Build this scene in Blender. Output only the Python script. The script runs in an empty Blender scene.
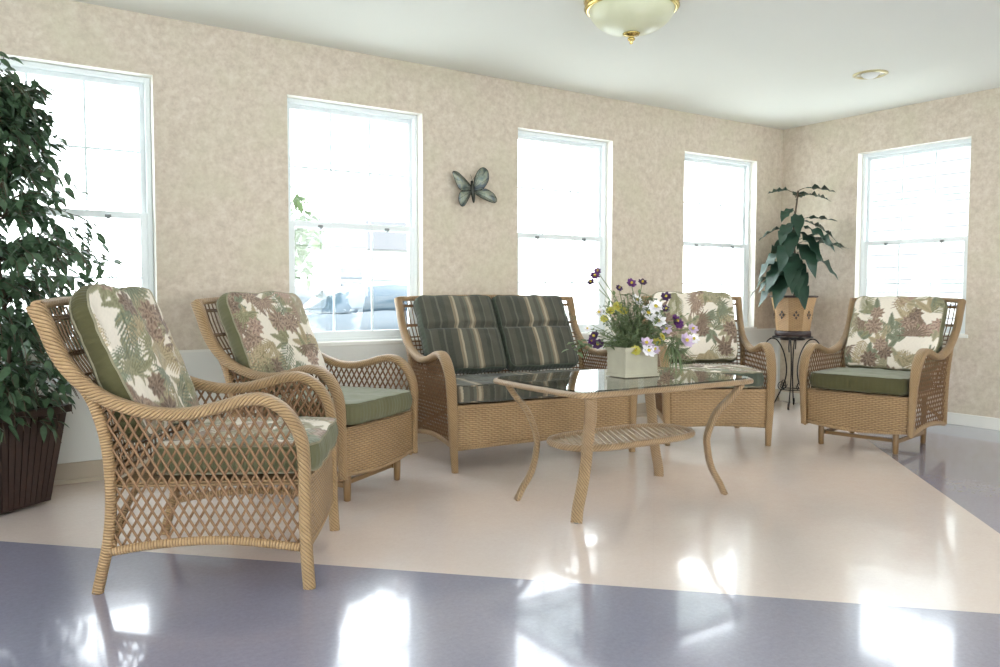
import bpy, math, random
import numpy as np
from mathutils import Vector, Matrix, noise
C = bpy.context.scene.collection
SC = bpy.context.scene
PI = math.pi

# ------------------------------------------------------------------ camera
cam_d = bpy.data.cameras.new('camera'); cam = bpy.data.objects.new('camera', cam_d); C.objects.link(cam)
cam_d.sensor_width = 36.0; cam_d.lens = 794.95 / 1000 * 36.0; cam_d.clip_end = 200
cr = Vector((0.83024279, -0.55739767, 0.00217843)); cu = Vector((0.02767777, 0.04512873, 0.99859769)); cf = Vector((0.55671433, 0.82901824, -0.05289533))
cam.matrix_world = Matrix(((cr.x, cu.x, -cf.x, 0), (cr.y, cu.y, -cf.y, 0), (cr.z, cu.z, -cf.z, 1.0123), (0, 0, 0, 1)))
SC.camera = cam
SC.view_settings.view_transform = 'Standard'; SC.view_settings.look = 'None'
SC.view_settings.gamma = 1.0; SC.view_settings.use_curve_mapping = False
SC.view_settings.exposure = 0.52
SC.cycles.use_denoising = True
SC.cycles.max_bounces = 10; SC.cycles.diffuse_bounces = 6; SC.cycles.glossy_bounces = 5; SC.cycles.transparent_max_bounces = 24
SC.cycles.sample_clamp_indirect = 12

# ------------------------------------------------------------------ world: bright overcast sky
W = bpy.data.worlds.new('sky'); SC.world = W; W.use_nodes = True
wn = W.node_tree; wn.nodes.clear()
wo = wn.nodes.new('ShaderNodeOutputWorld'); wb = wn.nodes.new('ShaderNodeBackground')
wg = wn.nodes.new('ShaderNodeTexCoord'); ws = wn.nodes.new('ShaderNodeSeparateXYZ'); wr = wn.nodes.new('ShaderNodeValToRGB')
wn.links.new(wg.outputs['Generated'], ws.inputs[0]); wn.links.new(ws.outputs['Z'], wr.inputs[0])
wr.color_ramp.elements[0].position = 0.0; wr.color_ramp.elements[0].color = (1.0, 1.0, 1.0, 1)
wr.color_ramp.elements[1].position = 0.8; wr.color_ramp.elements[1].color = (0.86, 0.93, 1.0, 1)
wn.links.new(wr.outputs[0], wb.inputs['Color']); wb.inputs['Strength'].default_value = 6.0
wn.links.new(wb.outputs[0], wo.inputs[0])

HC = 2.5; YB = 4.69; XR = 6.279; XL = -3.2; YF = -3.4
WIN_Z0, WIN_Z1 = 0.685, 2.18
BACK_WINS = [(-0.03, 0.875), (1.62, 2.53), (3.30, 4.20), (4.995, 5.92)]
RIGHT_WINS = [(3.03, 3.94)]
FRONT_FILL_WINS = [(-2.9, -0.1), (0.2, 3.0), (3.3, 6.0)]  # unseen windows added behind the camera to let in fill daylight
LEFT_FILL_WINS = [(-2.9, -0.2), (0.2, 2.9)]  # unseen side windows, likewise added to brighten the room
FZ0, FZ1 = 0.12, 2.38  # added windows stretched almost floor to ceiling for more fill

# ------------------------------------------------------------------ mesh helper
class MB:
    def __init__(s): s.v = []; s.f = []; s.uv = []; s.mi = []; s.sm = []
    def vert(s, p): s.v.append(tuple(p)); return len(s.v)-1
    def face(s, idx, uv=None, mi=0, sm=True):
        s.f.append(tuple(idx)); s.uv.append(uv or [(0, 0)]*len(idx)); s.mi.append(mi); s.sm.append(sm)
    def box(s, c, d, rz=0, mi=0, sm=False, taper=1.0, M=None):
        cx, cy, cz = c; hx, hy, hz = d[0]/2, d[1]/2, d[2]/2; R = Matrix.Rotation(rz, 3, 'Z') if M is None else M
        i0 = len(s.v)
        for z in (-1, 1):
            k = taper if z > 0 else 1
            for x, y in ((-1, -1), (1, -1), (1, 1), (-1, 1)):
                p = R @ Vector((x*hx*k, y*hy*k, z*hz)); s.v.append((cx+p.x, cy+p.y, cz+p.z))
        F = [((0,3,2,1), d[0], d[1]), ((4,5,6,7), d[0], d[1]), ((0,1,5,4), d[0], d[2]), ((1,2,6,5), d[1], d[2]), ((2,3,7,6), d[0], d[2]), ((3,0,4,7), d[1], d[2])]
        for f, a, b in F: s.face([i0+k for k in f], [(0,0),(a,0),(a,b),(0,b)], mi, sm)
    def loft(s, rings, us, closed=True, vs=None, mi=0, caps=True, sm=True):
        n = len(rings[0]); ids = []
        for r in rings: ids.append([s.vert(p) for p in r])
        if vs is None:
            r = rings[len(rings)//2]; vs = [0]
            for k in range(n): vs.append(vs[-1]+(Vector(r[(k+1) % n])-Vector(r[k])).length)
        m = n if closed else n-1
        for i in range(len(rings)-1):
            for k in range(m):
                k2 = (k+1) % n
                s.face([ids[i][k], ids[i][k2], ids[i+1][k2], ids[i+1][k]], [(us[i], vs[k]), (us[i], vs[k+1]), (us[i+1], vs[k+1]), (us[i+1], vs[k])], mi, sm)
        if caps and closed:
            s.face(ids[0][::-1], None, mi, False); s.face(ids[-1], None, mi, False)
    def sweep(s, path, w, th, lat=None, n=12, mi=0, caps=True, e=1.0):
        """path list of Vector, w/th functions or numbers: full width along lateral, thickness along normal"""
        P = [Vector(p) for p in path]; N = len(P); rings = []; us = []; u = 0
        prev = None
        for i in range(N):
            t = (P[min(i+1, N-1)]-P[max(i-1, 0)]).normalized()
            if lat is not None: L = Vector(lat)
            elif prev is not None: L = prev
            else: L = Vector((0, 1, 0)) if abs(t.y) < .9 else Vector((1, 0, 0))
            L = (L - t*L.dot(t)).normalized(); prev = L; Nn = t.cross(L)
            q = i/(N-1); ww = w(q) if callable(w) else w; tt = th(q) if callable(th) else th
            r = []
            for k in range(n):
                a = 2*PI*k/n; ca, sa = math.cos(a), math.sin(a)
                x = math.copysign(abs(ca)**e, ca); y = math.copysign(abs(sa)**e, sa)
                r.append(P[i]+L*(x*ww/2)+Nn*(y*tt/2))
            rings.append(r)
            if i: u += (P[i]-P[i-1]).length
            us.append(u)
        s.loft(rings, us, True, None, mi, caps)
    def lathe(s, prof, c=(0, 0, 0), n=24, mi=0, caps=True):
        rings = []; us = []; u = 0
        for i, (r, z) in enumerate(prof):
            rings.append([Vector((c[0]+r*math.cos(2*PI*k/n), c[1]+r*math.sin(2*PI*k/n), c[2]+z)) for k in range(n)])
            if i: u += math.hypot(r-prof[i-1][0], z-prof[i-1][1])
            us.append(u)
        s.loft(rings, us, True, None, mi, caps)
    def build(s, name, mats, parent=None, recalc=True):
        me = bpy.data.meshes.new(name); me.from_pydata(s.v, [], s.f)
        uvl = me.uv_layers.new(name='UVMap')
        flat = [c for f in s.uv for p in f for c in p]; uvl.data.foreach_set('uv', flat)
        me.polygons.foreach_set('material_index', s.mi); me.polygons.foreach_set('use_smooth', s.sm)
        if not isinstance(mats, (list, tuple)): mats = [mats]
        for m in mats: me.materials.append(m)
        if recalc:
            import bmesh
            b = bmesh.new(); b.from_mesh(me); bmesh.ops.recalc_face_normals(b, faces=b.faces); b.to_mesh(me); b.free()
        me.update()
        o = bpy.data.objects.new(name, me); C.objects.link(o)
        if parent is not None: o.parent = parent
        return o
def smooth_path(pts, per=6):
    P = [Vector(p) for p in pts]; out = []
    for i in range(len(P)-1):
        a = P[i-1] if i else P[0]*2-P[1]; b = P[i]; c = P[i+1]; d = P[i+2] if i+2 < len(P) else P[-1]*2-P[-2]
        for k in range(per):
            t = k/per
            out.append(.5*((2*b)+(c-a)*t+(2*a-5*b+4*c-d)*t*t+(3*b-a-3*c+d)*t**3))
    out.append(P[-1]); return out
def empty(name, loc=(0, 0, 0), rz=0):
    o = bpy.data.objects.new(name, None); C.objects.link(o); o.location = loc; o.rotation_euler = (0, 0, rz); o.empty_display_size = .1; return o
def tag(o, label=None, cat=None, group=None, kind=None):
    if label: o['label'] = label
    if cat: o['category'] = cat
    if group: o['group'] = group
    if kind: o['kind'] = kind
    return o
def kids(o): return [c for c in bpy.data.objects if c.parent == o]
def copy_tree(o, parent=None):
    c = o.copy(); C.objects.link(c)
    if parent is not None: c.parent = parent
    for ch in kids(o): copy_tree(ch, c)
    return c
def bevel(o, w=.004, seg=2):
    m = o.modifiers.new('bevel', 'BEVEL'); m.width = w; m.segments = seg; m.limit_method = 'ANGLE'; return o

# ------------------------------------------------------------------ materials
def srgb(r, g, b):
    f = lambda c: (c/255/12.92) if c/255 <= .04045 else ((c/255+.055)/1.055)**2.4
    return (f(r), f(g), f(b), 1)
class NT:
    def __init__(s, name):
        s.m = bpy.data.materials.new(name); s.m.use_nodes = True; s.t = s.m.node_tree; s.t.nodes.clear()
        s.out = s.t.nodes.new('ShaderNodeOutputMaterial'); s.b = s.t.nodes.new('ShaderNodeBsdfPrincipled'); s.t.links.new(s.b.outputs[0], s.out.inputs[0])
    def n(s, typ, **k):
        o = s.t.nodes.new(typ)
        for a, v in k.items():
            if a.startswith('i_'):
                key = a[2:]; key = int(key) if key.isdigit() else key
                s.set(o.inputs[key], v)
            else: setattr(o, a, v)
        return o
    def set(s, inp, v):
        if isinstance(v, bpy.types.NodeSocket): s.t.links.new(v, inp)
        else: inp.default_value = v
    def math(s, op, a, b=0.0, c=0.0):
        o = s.t.nodes.new('ShaderNodeMath'); o.operation = op; s.set(o.inputs[0], a); s.set(o.inputs[1], b); s.set(o.inputs[2], c); return o.outputs[0]
    def mix(s, fac, a, b):
        o = s.t.nodes.new('ShaderNodeMix'); o.data_type = 'RGBA'; s.set(o.inputs[0], fac); s.set(o.inputs[6], a); s.set(o.inputs[7], b); return o.outputs[2]
    def noise(s, scale, vec=None, detail=2.0, rough=.5):
        o = s.t.nodes.new('ShaderNodeTexNoise'); o.inputs['Scale'].default_value = scale; o.inputs['Detail'].default_value = detail; o.inputs['Roughness'].default_value = rough
        if vec is not None: s.t.links.new(vec, o.inputs['Vector'])
        return o.outputs[0]
    def ramp(s, fac, els, interp='LINEAR'):
        o = s.t.nodes.new('ShaderNodeValToRGB'); s.set(o.inputs[0], fac); cr = o.color_ramp; cr.interpolation = interp
        while len(cr.elements) < len(els): cr.elements.new(.5)
        for e, (p, c) in zip(cr.elements, els): e.position = p; e.color = c
        return o.outputs[0]
    def bump(s, h, strength=.5, dist=.002):
        o = s.t.nodes.new('ShaderNodeBump'); o.inputs['Strength'].default_value = strength; o.inputs['Distance'].default_value = dist
        s.t.links.new(h, o.inputs['Height']); s.t.links.new(o.outputs[0], s.b.inputs['Normal'])
    def coord(s, w='Object'): return s.t.nodes.new('ShaderNodeTexCoord').outputs[w]
    def pos(s): return s.t.nodes.new('ShaderNodeNewGeometry').outputs['Position']
    def sep(s, v): o = s.t.nodes.new('ShaderNodeSeparateXYZ'); s.t.links.new(v, o.inputs[0]); return o.outputs
def plain(name, col, rough=.6, metal=0, spec=.5, var=.0, vs=20, bump=0, bd=.001, bs=80, coat=0):
    t = NT(name); co = t.coord()
    if var:
        c2 = tuple(x*(1-var) for x in col[:3])+(1,)
        t.set(t.b.inputs['Base Color'], t.mix(t.noise(vs, co, 4), col, c2))
    else: t.b.inputs['Base Color'].default_value = col
    t.b.inputs['Roughness'].default_value = rough; t.b.inputs['Metallic'].default_value = metal; t.b.inputs['Specular IOR Level'].default_value = spec
    t.b.inputs['Coat Weight'].default_value = coat; t.b.inputs['Coat Roughness'].default_value = .1
    if bump: t.bump(t.noise(bs, co, 3), bump, bd)
    return t.m
def wicker(name, mode, base, dark, pale, p=.008, q=.03, rough=.45, depth=.003):
    t = NT(name); uv = t.coord('UV'); x, y, _ = t.sep(uv); co = t.coord()
    wob = t.math('MULTIPLY', t.noise(14, co, 2), .010)
    if mode == 'wrap': h = t.math('ABSOLUTE', t.math('SINE', t.math('MULTIPLY', t.math('ADD', x, wob), PI/p)))
    elif mode == 'twill':
        a = t.math('ADD', t.math('ADD', x, wob), t.math('MULTIPLY', y, .9))
        h = t.math('ABSOLUTE', t.math('SINE', t.math('MULTIPLY', a, PI/p)))
        g = t.math('ABSOLUTE', t.math('SINE', t.math('MULTIPLY', t.math('SUBTRACT', x, y), PI/(p*.37))))
        h = t.math('MULTIPLY', h, t.math('MULTIPLY_ADD', g, .25, .75))
    else:
        yy = t.math('DIVIDE', t.math('ADD', y, t.math('MULTIPLY', wob, .3)), p)
        row = t.math('FLOOR', yy)
        h1 = t.math('ABSOLUTE', t.math('SINE', t.math('MULTIPLY', yy, PI)))
        h2 = t.math('SINE', t.math('ADD', t.math('MULTIPLY', x, PI/q), t.math('MULTIPLY', row, PI)))
        h = t.math('MULTIPLY', h1, t.math('MULTIPLY_ADD', h2, .35, .65))
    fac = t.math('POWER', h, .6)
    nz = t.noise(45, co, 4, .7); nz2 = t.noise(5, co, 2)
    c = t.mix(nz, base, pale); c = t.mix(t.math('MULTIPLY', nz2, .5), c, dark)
    c = t.mix(t.ramp(fac, [(0.05, (1, 1, 1, 1)), (.62, (0, 0, 0, 1))]), c, dark)  # shade between strands painted in: gaps mixed towards the dark colour
    t.set(t.b.inputs['Base Color'], c); t.b.inputs['Roughness'].default_value = rough
    t.bump(h, .9, depth)
    return t.m
CB, CD, CP = srgb(172, 137, 94), srgb(78, 52, 31), srgb(206, 173, 130)
M = {}
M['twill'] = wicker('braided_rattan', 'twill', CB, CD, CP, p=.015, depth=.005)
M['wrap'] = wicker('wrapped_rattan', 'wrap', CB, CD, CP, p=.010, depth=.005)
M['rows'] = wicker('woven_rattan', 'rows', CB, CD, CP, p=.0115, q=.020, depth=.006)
M['strand'] = plain('rattan_strand', srgb(136, 100, 66), .5, var=.45, vs=30)
M['strand_d'] = plain('rattan_strand_dark', srgb(120, 90, 60), .55, var=.35, vs=30)
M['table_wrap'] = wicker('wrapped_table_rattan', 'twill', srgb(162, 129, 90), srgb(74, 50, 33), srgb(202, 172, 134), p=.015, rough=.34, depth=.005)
M['shelf_strand'] = plain('sheen_pale_strand', srgb(190, 166, 134), .22, var=.2, vs=30)  # whitish sheen on the shelf put into a lighter strand colour
M['leg_wood'] = plain('varnished_base_wood', srgb(132, 102, 66), .4, var=.3, vs=12)
M['dark_iron'] = plain('wrought_iron', srgb(48, 44, 46), .45, metal=.6, var=.3)
M['white_vinyl'] = plain('white_vinyl', srgb(226, 231, 232), .35, var=.03)
M['reveal'] = plain('white_painted_reveal', srgb(238, 234, 224), .5, var=.04, vs=6)
M['trimwhite'] = plain('painted_trim', srgb(226, 224, 216), .45, var=.04, vs=6)
M['baseboard'] = plain('vinyl_baseboard', srgb(182, 168, 148), .45, var=.08, vs=4)
M['ceiling'] = plain('ceiling_paint', srgb(230, 230, 222), .9, var=.04, vs=1.2, bump=.15, bd=.001, bs=150)
M['brass'] = plain('polished_brass', srgb(205, 180, 110), .22, metal=1)
M['latch'] = plain('latch_metal', srgb(120, 125, 125), .4)
# thin window glass
def glassmat(name, tint, ior=1.45, rough=0.0):
    t = NT(name); tr = t.n('ShaderNodeBsdfTransparent'); tr.inputs[0].default_value = tint
    gl = t.n('ShaderNodeBsdfGlossy'); gl.inputs['Roughness'].default_value = rough; gl.inputs[0].default_value = (1, 1, 1, 1)
    ge = t.n('ShaderNodeNewGeometry'); dt = t.n('ShaderNodeVectorMath', operation='DOT_PRODUCT'); t.t.links.new(ge.outputs['Incoming'], dt.inputs[0]); t.t.links.new(ge.outputs['Normal'], dt.inputs[1])
    f0 = ((ior-1)/(ior+1))**2; cs = t.math('ABSOLUTE', dt.outputs['Value']); fac = t.math('MULTIPLY_ADD', t.math('POWER', t.math('SUBTRACT', 1.0, cs), 5.0), 1-f0, f0)
    mx = t.n('ShaderNodeMixShader'); t.t.links.new(fac, mx.inputs[0]); t.t.links.new(tr.outputs[0], mx.inputs[1]); t.t.links.new(gl.outputs[0], mx.inputs[2])
    t.t.links.new(mx.outputs[0], t.out.inputs[0]); return t.m
M['glass'] = glassmat('window_glass', (.95, .97, .97, 1))
M['table_glass'] = glassmat('smoked_table_glass', (.62, .64, .62, 1), 1.55)
def wall_mat():
    t = NT('mottled_wallpaper'); p = t.pos(); z = t.sep(p)[2]
    n1 = t.noise(19, p, 6, .72); n2 = t.noise(46, p, 4, .6); n3 = t.noise(3, p, 3)
    c = t.ramp(n1, [(.30, srgb(186, 171, 154)), (.5, srgb(204, 190, 173)), (.70, srgb(216, 205, 191))])
    c = t.mix(t.ramp(n2, [(.5, (0, 0, 0, 1)), (.72, (.55, .55, .55, 1))]), c, srgb(188, 168, 152))
    c = t.mix(t.ramp(n3, [(.45, (0, 0, 0, 1)), (.7, (.35, .35, .35, 1))]), c, srgb(196, 192, 164))
    low = t.math('MULTIPLY', t.math('LESS_THAN', z, .672), t.math('GREATER_THAN', t.sep(p)[1], YB-.02))
    c = t.mix(low, c, t.mix(n3, srgb(222, 221, 214), srgb(213, 213, 207)))
    t.set(t.b.inputs['Base Color'], c); t.b.inputs['Roughness'].default_value = .75; t.b.inputs['Specular IOR Level'].default_value = .3
    t.bump(n2, .25, .002); return t.m
M['wall'] = wall_mat()
def floor_mat():
    t = NT('polished_vinyl_floor'); p = t.pos(); x, y, z = t.sep(p)
    a = t.math('GREATER_THAN', t.math('ADD', x, y), 3.84)
    b = t.math('LESS_THAN', t.math('SUBTRACT', x, y), 2.02)
    m = t.math('MULTIPLY', a, b)
    n1 = t.noise(60, p, 5, .8); n2 = t.noise(2.2, p, 3); n3 = t.noise(14, p, 4, .7)
    beige = t.mix(n1, srgb(220, 204, 194), srgb(243, 231, 224)); beige = t.mix(t.math('MULTIPLY', n3, .4), beige, srgb(216, 190, 180))
    blue = t.mix(n1, srgb(122, 122, 142), srgb(164, 164, 182)); blue = t.mix(t.math('MULTIPLY', n3, .5), blue, srgb(136, 130, 146))
    c = t.mix(m, blue, beige)
    # faint tile joints
    jx = t.math('ABSOLUTE', t.math('SUBTRACT', t.math('FRACT', t.math('DIVIDE', t.math('ADD', x, y), .6465)), .5))
    jy = t.math('ABSOLUTE', t.math('SUBTRACT', t.math('FRACT', t.math('DIVIDE', t.math('SUBTRACT', x, y), .6465)), .5))
    j = t.math('GREATER_THAN', t.math('MAXIMUM', jx, jy), .4965)
    c = t.mix(t.math('MULTIPLY', j, .03), c, srgb(120, 108, 100))
    t.set(t.b.inputs['Base Color'], c)
    t.set(t.b.inputs['Roughness'], t.math('MULTIPLY_ADD', n2, .12, .14))
    t.b.inputs['Coat Weight'].default_value = .7; t.b.inputs['Coat Roughness'].default_value = .07
    t.b.inputs['Specular IOR Level'].default_value = .6
    t.bump(t.math('ADD', t.noise(3.5, p, 2), t.math('MULTIPLY', n3, .12)), .12, .008)
    return t.m
M['floor'] = floor_mat()

# ------------------------------------------------------------------ room shell
def holed_wall(name, axis, pos, out, u0, u1, holes, hz0, hz1, depth=.13):
    """inner face at axis=pos, outward direction sign out; holes along u"""
    mb = MB()
    us = sorted({u0, u1} | {h for hh in holes for h in hh}); zs = [0, hz0, hz1, HC]
    def P(u, z, d): return (u, pos+out*d, z) if axis == 1 else (pos+out*d, u, z)
    def quad(a, b, c, d_, mi=0): mb.face([mb.vert(a), mb.vert(b), mb.vert(c), mb.vert(d_)], None, mi, False)
    for d in (0, depth):
        for i in range(len(us)-1):
            for k in range(3):
                hole = k == 1 and any(abs(us[i]-h[0]) < 1e-6 for h in holes)
                if hole: continue
                quad(P(us[i], zs[k], d), P(us[i+1], zs[k], d), P(us[i+1], zs[k+1], d), P(us[i], zs[k+1], d))
    for a, b in holes:
        for (p1, p2) in (((a, hz0), (b, hz0)), ((b, hz0), (b, hz1)), ((b, hz1), (a, hz1)), ((a, hz1), (a, hz0))):
            quad(P(*p1, 0), P(*p2, 0), P(*p2, depth), P(*p1, depth), 1)
    quad(P(u0, 0, 0), P(u1, 0, 0), P(u1, 0, depth), P(u0, 0, depth)); quad(P(u0, HC, 0), P(u1, HC, 0), P(u1, HC, depth), P(u0, HC, depth))
    quad(P(u0, 0, 0), P(u0, HC, 0), P(u0, HC, depth), P(u0, 0, depth)); quad(P(u1, 0, 0), P(u1, HC, 0), P(u1, HC, depth), P(u1, 0, depth))
    return tag(mb.build(name, [M['wall'], M['reveal']], recalc=False), kind='structure')
holed_wall('wall_back', 1, YB, 1, XL, XR, BACK_WINS, WIN_Z0, WIN_Z1)
holed_wall('wall_right', 0, XR, 1, YF, YB, RIGHT_WINS, WIN_Z0, WIN_Z1)
holed_wall('wall_front', 1, YF, -1, XL, XR, FRONT_FILL_WINS, FZ0, FZ1)
holed_wall('wall_left', 0, XL, -1, YF, YB, LEFT_FILL_WINS, FZ0, FZ1)
m = MB(); m.box(((XL+XR)/2, (YF+YB)/2, -.05), (XR-XL+.3, YB-YF+.3, .1)); tag(m.build('floor', M['floor']), kind='structure')
m = MB(); m.box(((XL+XR)/2, (YF+YB)/2, HC+.05), (XR-XL+.3, YB-YF+.3, .1)); tag(m.build('ceiling', M['ceiling']), kind='structure')
m = MB(); m.box(((XL+XR)/2, YB-.006, .055), (XR-XL, .012, .11)); m.box(((XL+XR)/2, YB-.010, .012), (XR-XL, .02, .024)); tag(bevel(m.build('baseboard_back', M['baseboard'])), kind='structure')
m = MB(); m.box((XR-.006, (YF+YB)/2-.01, .045), (.012, YB-YF-.03, .09)); tag(bevel(m.build('baseboard_right', M['trimwhite'])), kind='structure')
m = MB(); m.box(((XL+XR)/2, YB-.004, .672), (XR-XL, .008, .014)); tag(m.build('trim_1', M['trimwhite']), kind='structure')

def make_window(n, axis, a, b, z0, z1, pos, out, big=False):
    """single hung window in local coords: x across, y outward, z up"""
    root = empty('window_%d' % n); tag(root, kind='structure')
    w = b-a; h = z1-z0
    if axis == 1: root.location = (a, pos, z0) if out > 0 else (b, pos, z0); root.rotation_euler = (0, 0, 0 if out > 0 else PI)
    else: root.location = (pos, b, z0) if out > 0 else (pos, a, z0); root.rotation_euler = (0, 0, -PI/2 if out > 0 else PI/2)
    def bars(mb, x0, x1, zz0, zz1, y, t, dpt, tb=None):
        tb = tb or t
        mb.box((x0+t/2, y, (zz0+zz1)/2), (t, dpt, zz1-zz0)); mb.box((x1-t/2, y, (zz0+zz1)/2), (t, dpt, zz1-zz0))
        mb.box(((x0+x1)/2, y, zz1-t/2), (x1-x0-2*t, dpt, t)); mb.box(((x0+x1)/2, y, zz0+tb/2), (x1-x0-2*t, dpt, tb))
    mb = MB(); bars(mb, 0.001, w-.001, 0.001, h-.001, .105, .028, .07); bevel(mb.build('frame', M['white_vinyl'], root), .003)
    zm = h*.489
    mb = MB(); bars(mb, .028, w-.028, zm-.012, h-.028, .118, .026, .03); bevel(mb.build('upper_sash', M['white_vinyl'], root), .003)
    mb = MB(); bars(mb, .028, w-.028, .028, zm+.026, .088, .036, .03, .045); bevel(mb.build('lower_sash', M['white_vinyl'], root), .003)
    for (nm, y, zz0, zz1, t) in (('upper_pane', .118, zm+.014, h-.054, .054), ('lower_pane', .088, .073, zm-.010, .060)):
        x0, x1 = t, w-t
        mb = MB(); mb.box(((x0+x1)/2, y, (zz0+zz1)/2), (x1-x0, .004, zz1-zz0)); mb.build(nm, M['glass'], root)
        mb = MB()
        for i in (1, 2): mb.box((x0+(x1-x0)*i/3, y+.009, (zz0+zz1)/2), (.013, .006, zz1-zz0))
        mb.box(((x0+x1)/2, y+.009, (zz0+zz1)/2), (x1-x0, .003, .013)); mb.build('grille', M['white_vinyl'], root)
    for i in (.25, .75):
        mb = MB(); mb.box((w*i, .068, zm-.002), (.03, .012, .016)); mb.box((w*i, .062, zm-.012), (.014, .010, .014)); bevel(mb.build('latch', M['latch'], root), .002)
    mb = MB(); mb.box((w/2, .035, .006), (w-.004, .07, .012)); mb.box((w/2, -.008, -.004), (w+.05, .016, .026)); bevel(mb.build('sill', M['trimwhite'], root), .004)
k = 1
for a, b in BACK_WINS: make_window(k, 1, a, b, WIN_Z0, WIN_Z1, YB, 1); k += 1
for a, b in RIGHT_WINS: make_window(k, 0, a, b, WIN_Z0, WIN_Z1, XR, 1); k += 1
for a, b in FRONT_FILL_WINS: make_window(k, 1, a, b, FZ0, FZ1, YF, -1); k += 1  # added windows out of view, for fill light only
for a, b in LEFT_FILL_WINS: make_window(k, 0, a, b, FZ0, FZ1, XL, -1); k += 1  # added side windows out of view, for fill light only

# ------------------------------------------------------------------ floral cloth
def floral_colors(U, V, seed):
    """tropical print on cream ground; U, V arrays in metres -> linear rgb"""
    rnd = random.Random(seed); lin = lambda c: np.array(srgb(*c)[:3])
    umin, umax, vmin, vmax = U.min(), U.max(), V.min(), V.max()
    col = np.tile(lin((224, 214, 200)), (len(U), 1)).astype(float)
    fine = np.sin(U*310+np.sin(V*90)*2)*np.sin(V*270+np.sin(U*80)*2)
    def leaf(ox, oy, ang, L, w, c1, c2, vein=True):
        dx, dy = U-ox, V-oy; a = dx*math.cos(ang)+dy*math.sin(ang); b = -dx*math.sin(ang)+dy*math.cos(ang)
        s = np.clip(a/L, 0, 1); prof = w*np.sin(PI*s**.8)**.8
        m_ = (a > 0) & (a < L) & (np.abs(b) < prof)
        if not m_.any(): return
        t = np.clip(np.abs(b[m_])/np.maximum(prof[m_], 1e-5), 0, 1)
        st = .5+.5*np.sin((a[m_]-np.abs(b[m_])*.7)*(2*PI/.012)) if vein else t
        k_ = (.45*st+.55*t)[:, None]
        col[m_] = lin(c1)*(1-k_)+lin(c2)*k_
    greens = [((112, 110, 84), (160, 154, 124)), ((130, 124, 100), (178, 168, 142)), ((96, 102, 84), (144, 146, 124)), ((140, 124, 96), (188, 172, 142))]
    browns = [((100, 82, 70), (152, 132, 116)), ((124, 102, 88), (176, 154, 136)), ((140, 112, 98), (188, 164, 148))]
    area = (umax-umin)*(vmax-vmin); n = max(8, int(area*98))
    pts = []
    for i in range(n*30):
        x, y = rnd.uniform(umin-.03, umax+.03), rnd.uniform(vmin-.03, vmax+.03)
        if all((x-a)**2+(y-b)**2 > .066**2 for a, b in pts): pts.append((x, y))
        if len(pts) >= n: break
    for i, (x, y) in enumerate(pts):      # broad leaves underneath
        g = rnd.choice(greens+browns[:1]); a0 = rnd.uniform(0, 2*PI)
        for k_ in range(3): leaf(x, y, a0+k_*.6, rnd.uniform(.10, .17), rnd.uniform(.014, .022), *g)
    for i, (x, y) in enumerate(pts):
        kind = i % 3; a0 = rnd.uniform(0, 2*PI)
        if kind == 0:      # palm frond
            g = rnd.choice(greens); L = rnd.uniform(.15, .21)
            for k_ in range(11):
                d = L*(.05+.085*k_); px, py = x+d*math.cos(a0), y+d*math.sin(a0); l = .080*math.sin(PI*(.25+.65*k_/11))
                for sgn in (-1, 1): leaf(px, py, a0+sgn*(1.0-.03*k_), l, .0050, g[0], g[1], False)
            leaf(x, y, a0, L*1.1, .003, g[0], g[0], False)
        elif kind == 1:    # fan of leaflets
            g = rnd.choice(greens+browns)
            for k_ in range(13): leaf(x, y, a0-1.5+3.0*k_/12, rnd.uniform(.08, .115), .0065, g[0], g[1], False)
        else:              # dark blossom
            g = rnd.choice(browns); r0 = rnd.uniform(.045, .062)
            for ring, (nn, rr) in enumerate(((9, 1.0), (7, .72), (5, .45))):
                for k_ in range(nn):
                    aa = a0+2*PI*(k_+.5*ring)/nn
                    leaf(x, y, aa, r0*rr*1.15, r0*.26*rr+.003, tuple(int(c*(.75 if ring % 2 else 1)) for c in g[0]), g[1], False)
    col *= (1+.04*fine)[:, None]
    return col
def cloth_mat(name, kind, col=None):
    t = NT(name); co = t.coord(); t.b.inputs['Roughness'].default_value = .9; t.b.inputs['Specular IOR Level'].default_value = .2
    t.b.inputs['Sheen Weight'].default_value = .15
    if kind == 'floral':
        a = t.n('ShaderNodeAttribute'); a.attribute_name = 'print'; t.set(t.b.inputs['Base Color'], a.outputs['Color'])
    elif kind == 'stripe':
        u = t.sep(t.coord('UV'))[0]
        f = t.math('FRACT', t.math('DIVIDE', t.math('ADD', u, .275), .55))
        g1, g2, g3, tn, tl = srgb(74, 72, 62), srgb(58, 59, 52), srgb(92, 90, 79), srgb(128, 114, 94), srgb(164, 151, 130)
        els = [(0, g2), (.07, g3), (.085, g1), (.16, g2), (.22, g3), (.245, g2), (.32, g1), (.40, tn), (.43, tl), (.455, g3), (.52, g1), (.565, g3), (.60, tn), (.625, tl), (.65, tn), (.675, g1), (.75, g2), (.80, g3), (.815, g1), (.90, g2), (.93, g3), (.945, g2)]
        c = t.ramp(f, els, 'CONSTANT')
        t.set(t.b.inputs['Base Color'], t.mix(t.math('MULTIPLY', t.noise(160, co, 2), .25), c, srgb(120, 118, 106)))
    else: t.set(t.b.inputs['Base Color'], t.mix(t.noise(6, co, 3), col, tuple(c*.75 for c in col[:3])+(1,)))
    t.bump(t.noise(420, co, 2), .25, .0008)
    return t.m
M['floral'] = cloth_mat('tropical_print', 'floral'); M['stripe'] = cloth_mat('striped_cloth', 'stripe')
M['olive'] = cloth_mat('green_cloth', 'plain', srgb(84, 80, 52)); M['sage'] = cloth_mat('sage_cloth', 'plain', srgb(106, 104, 76))
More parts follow.
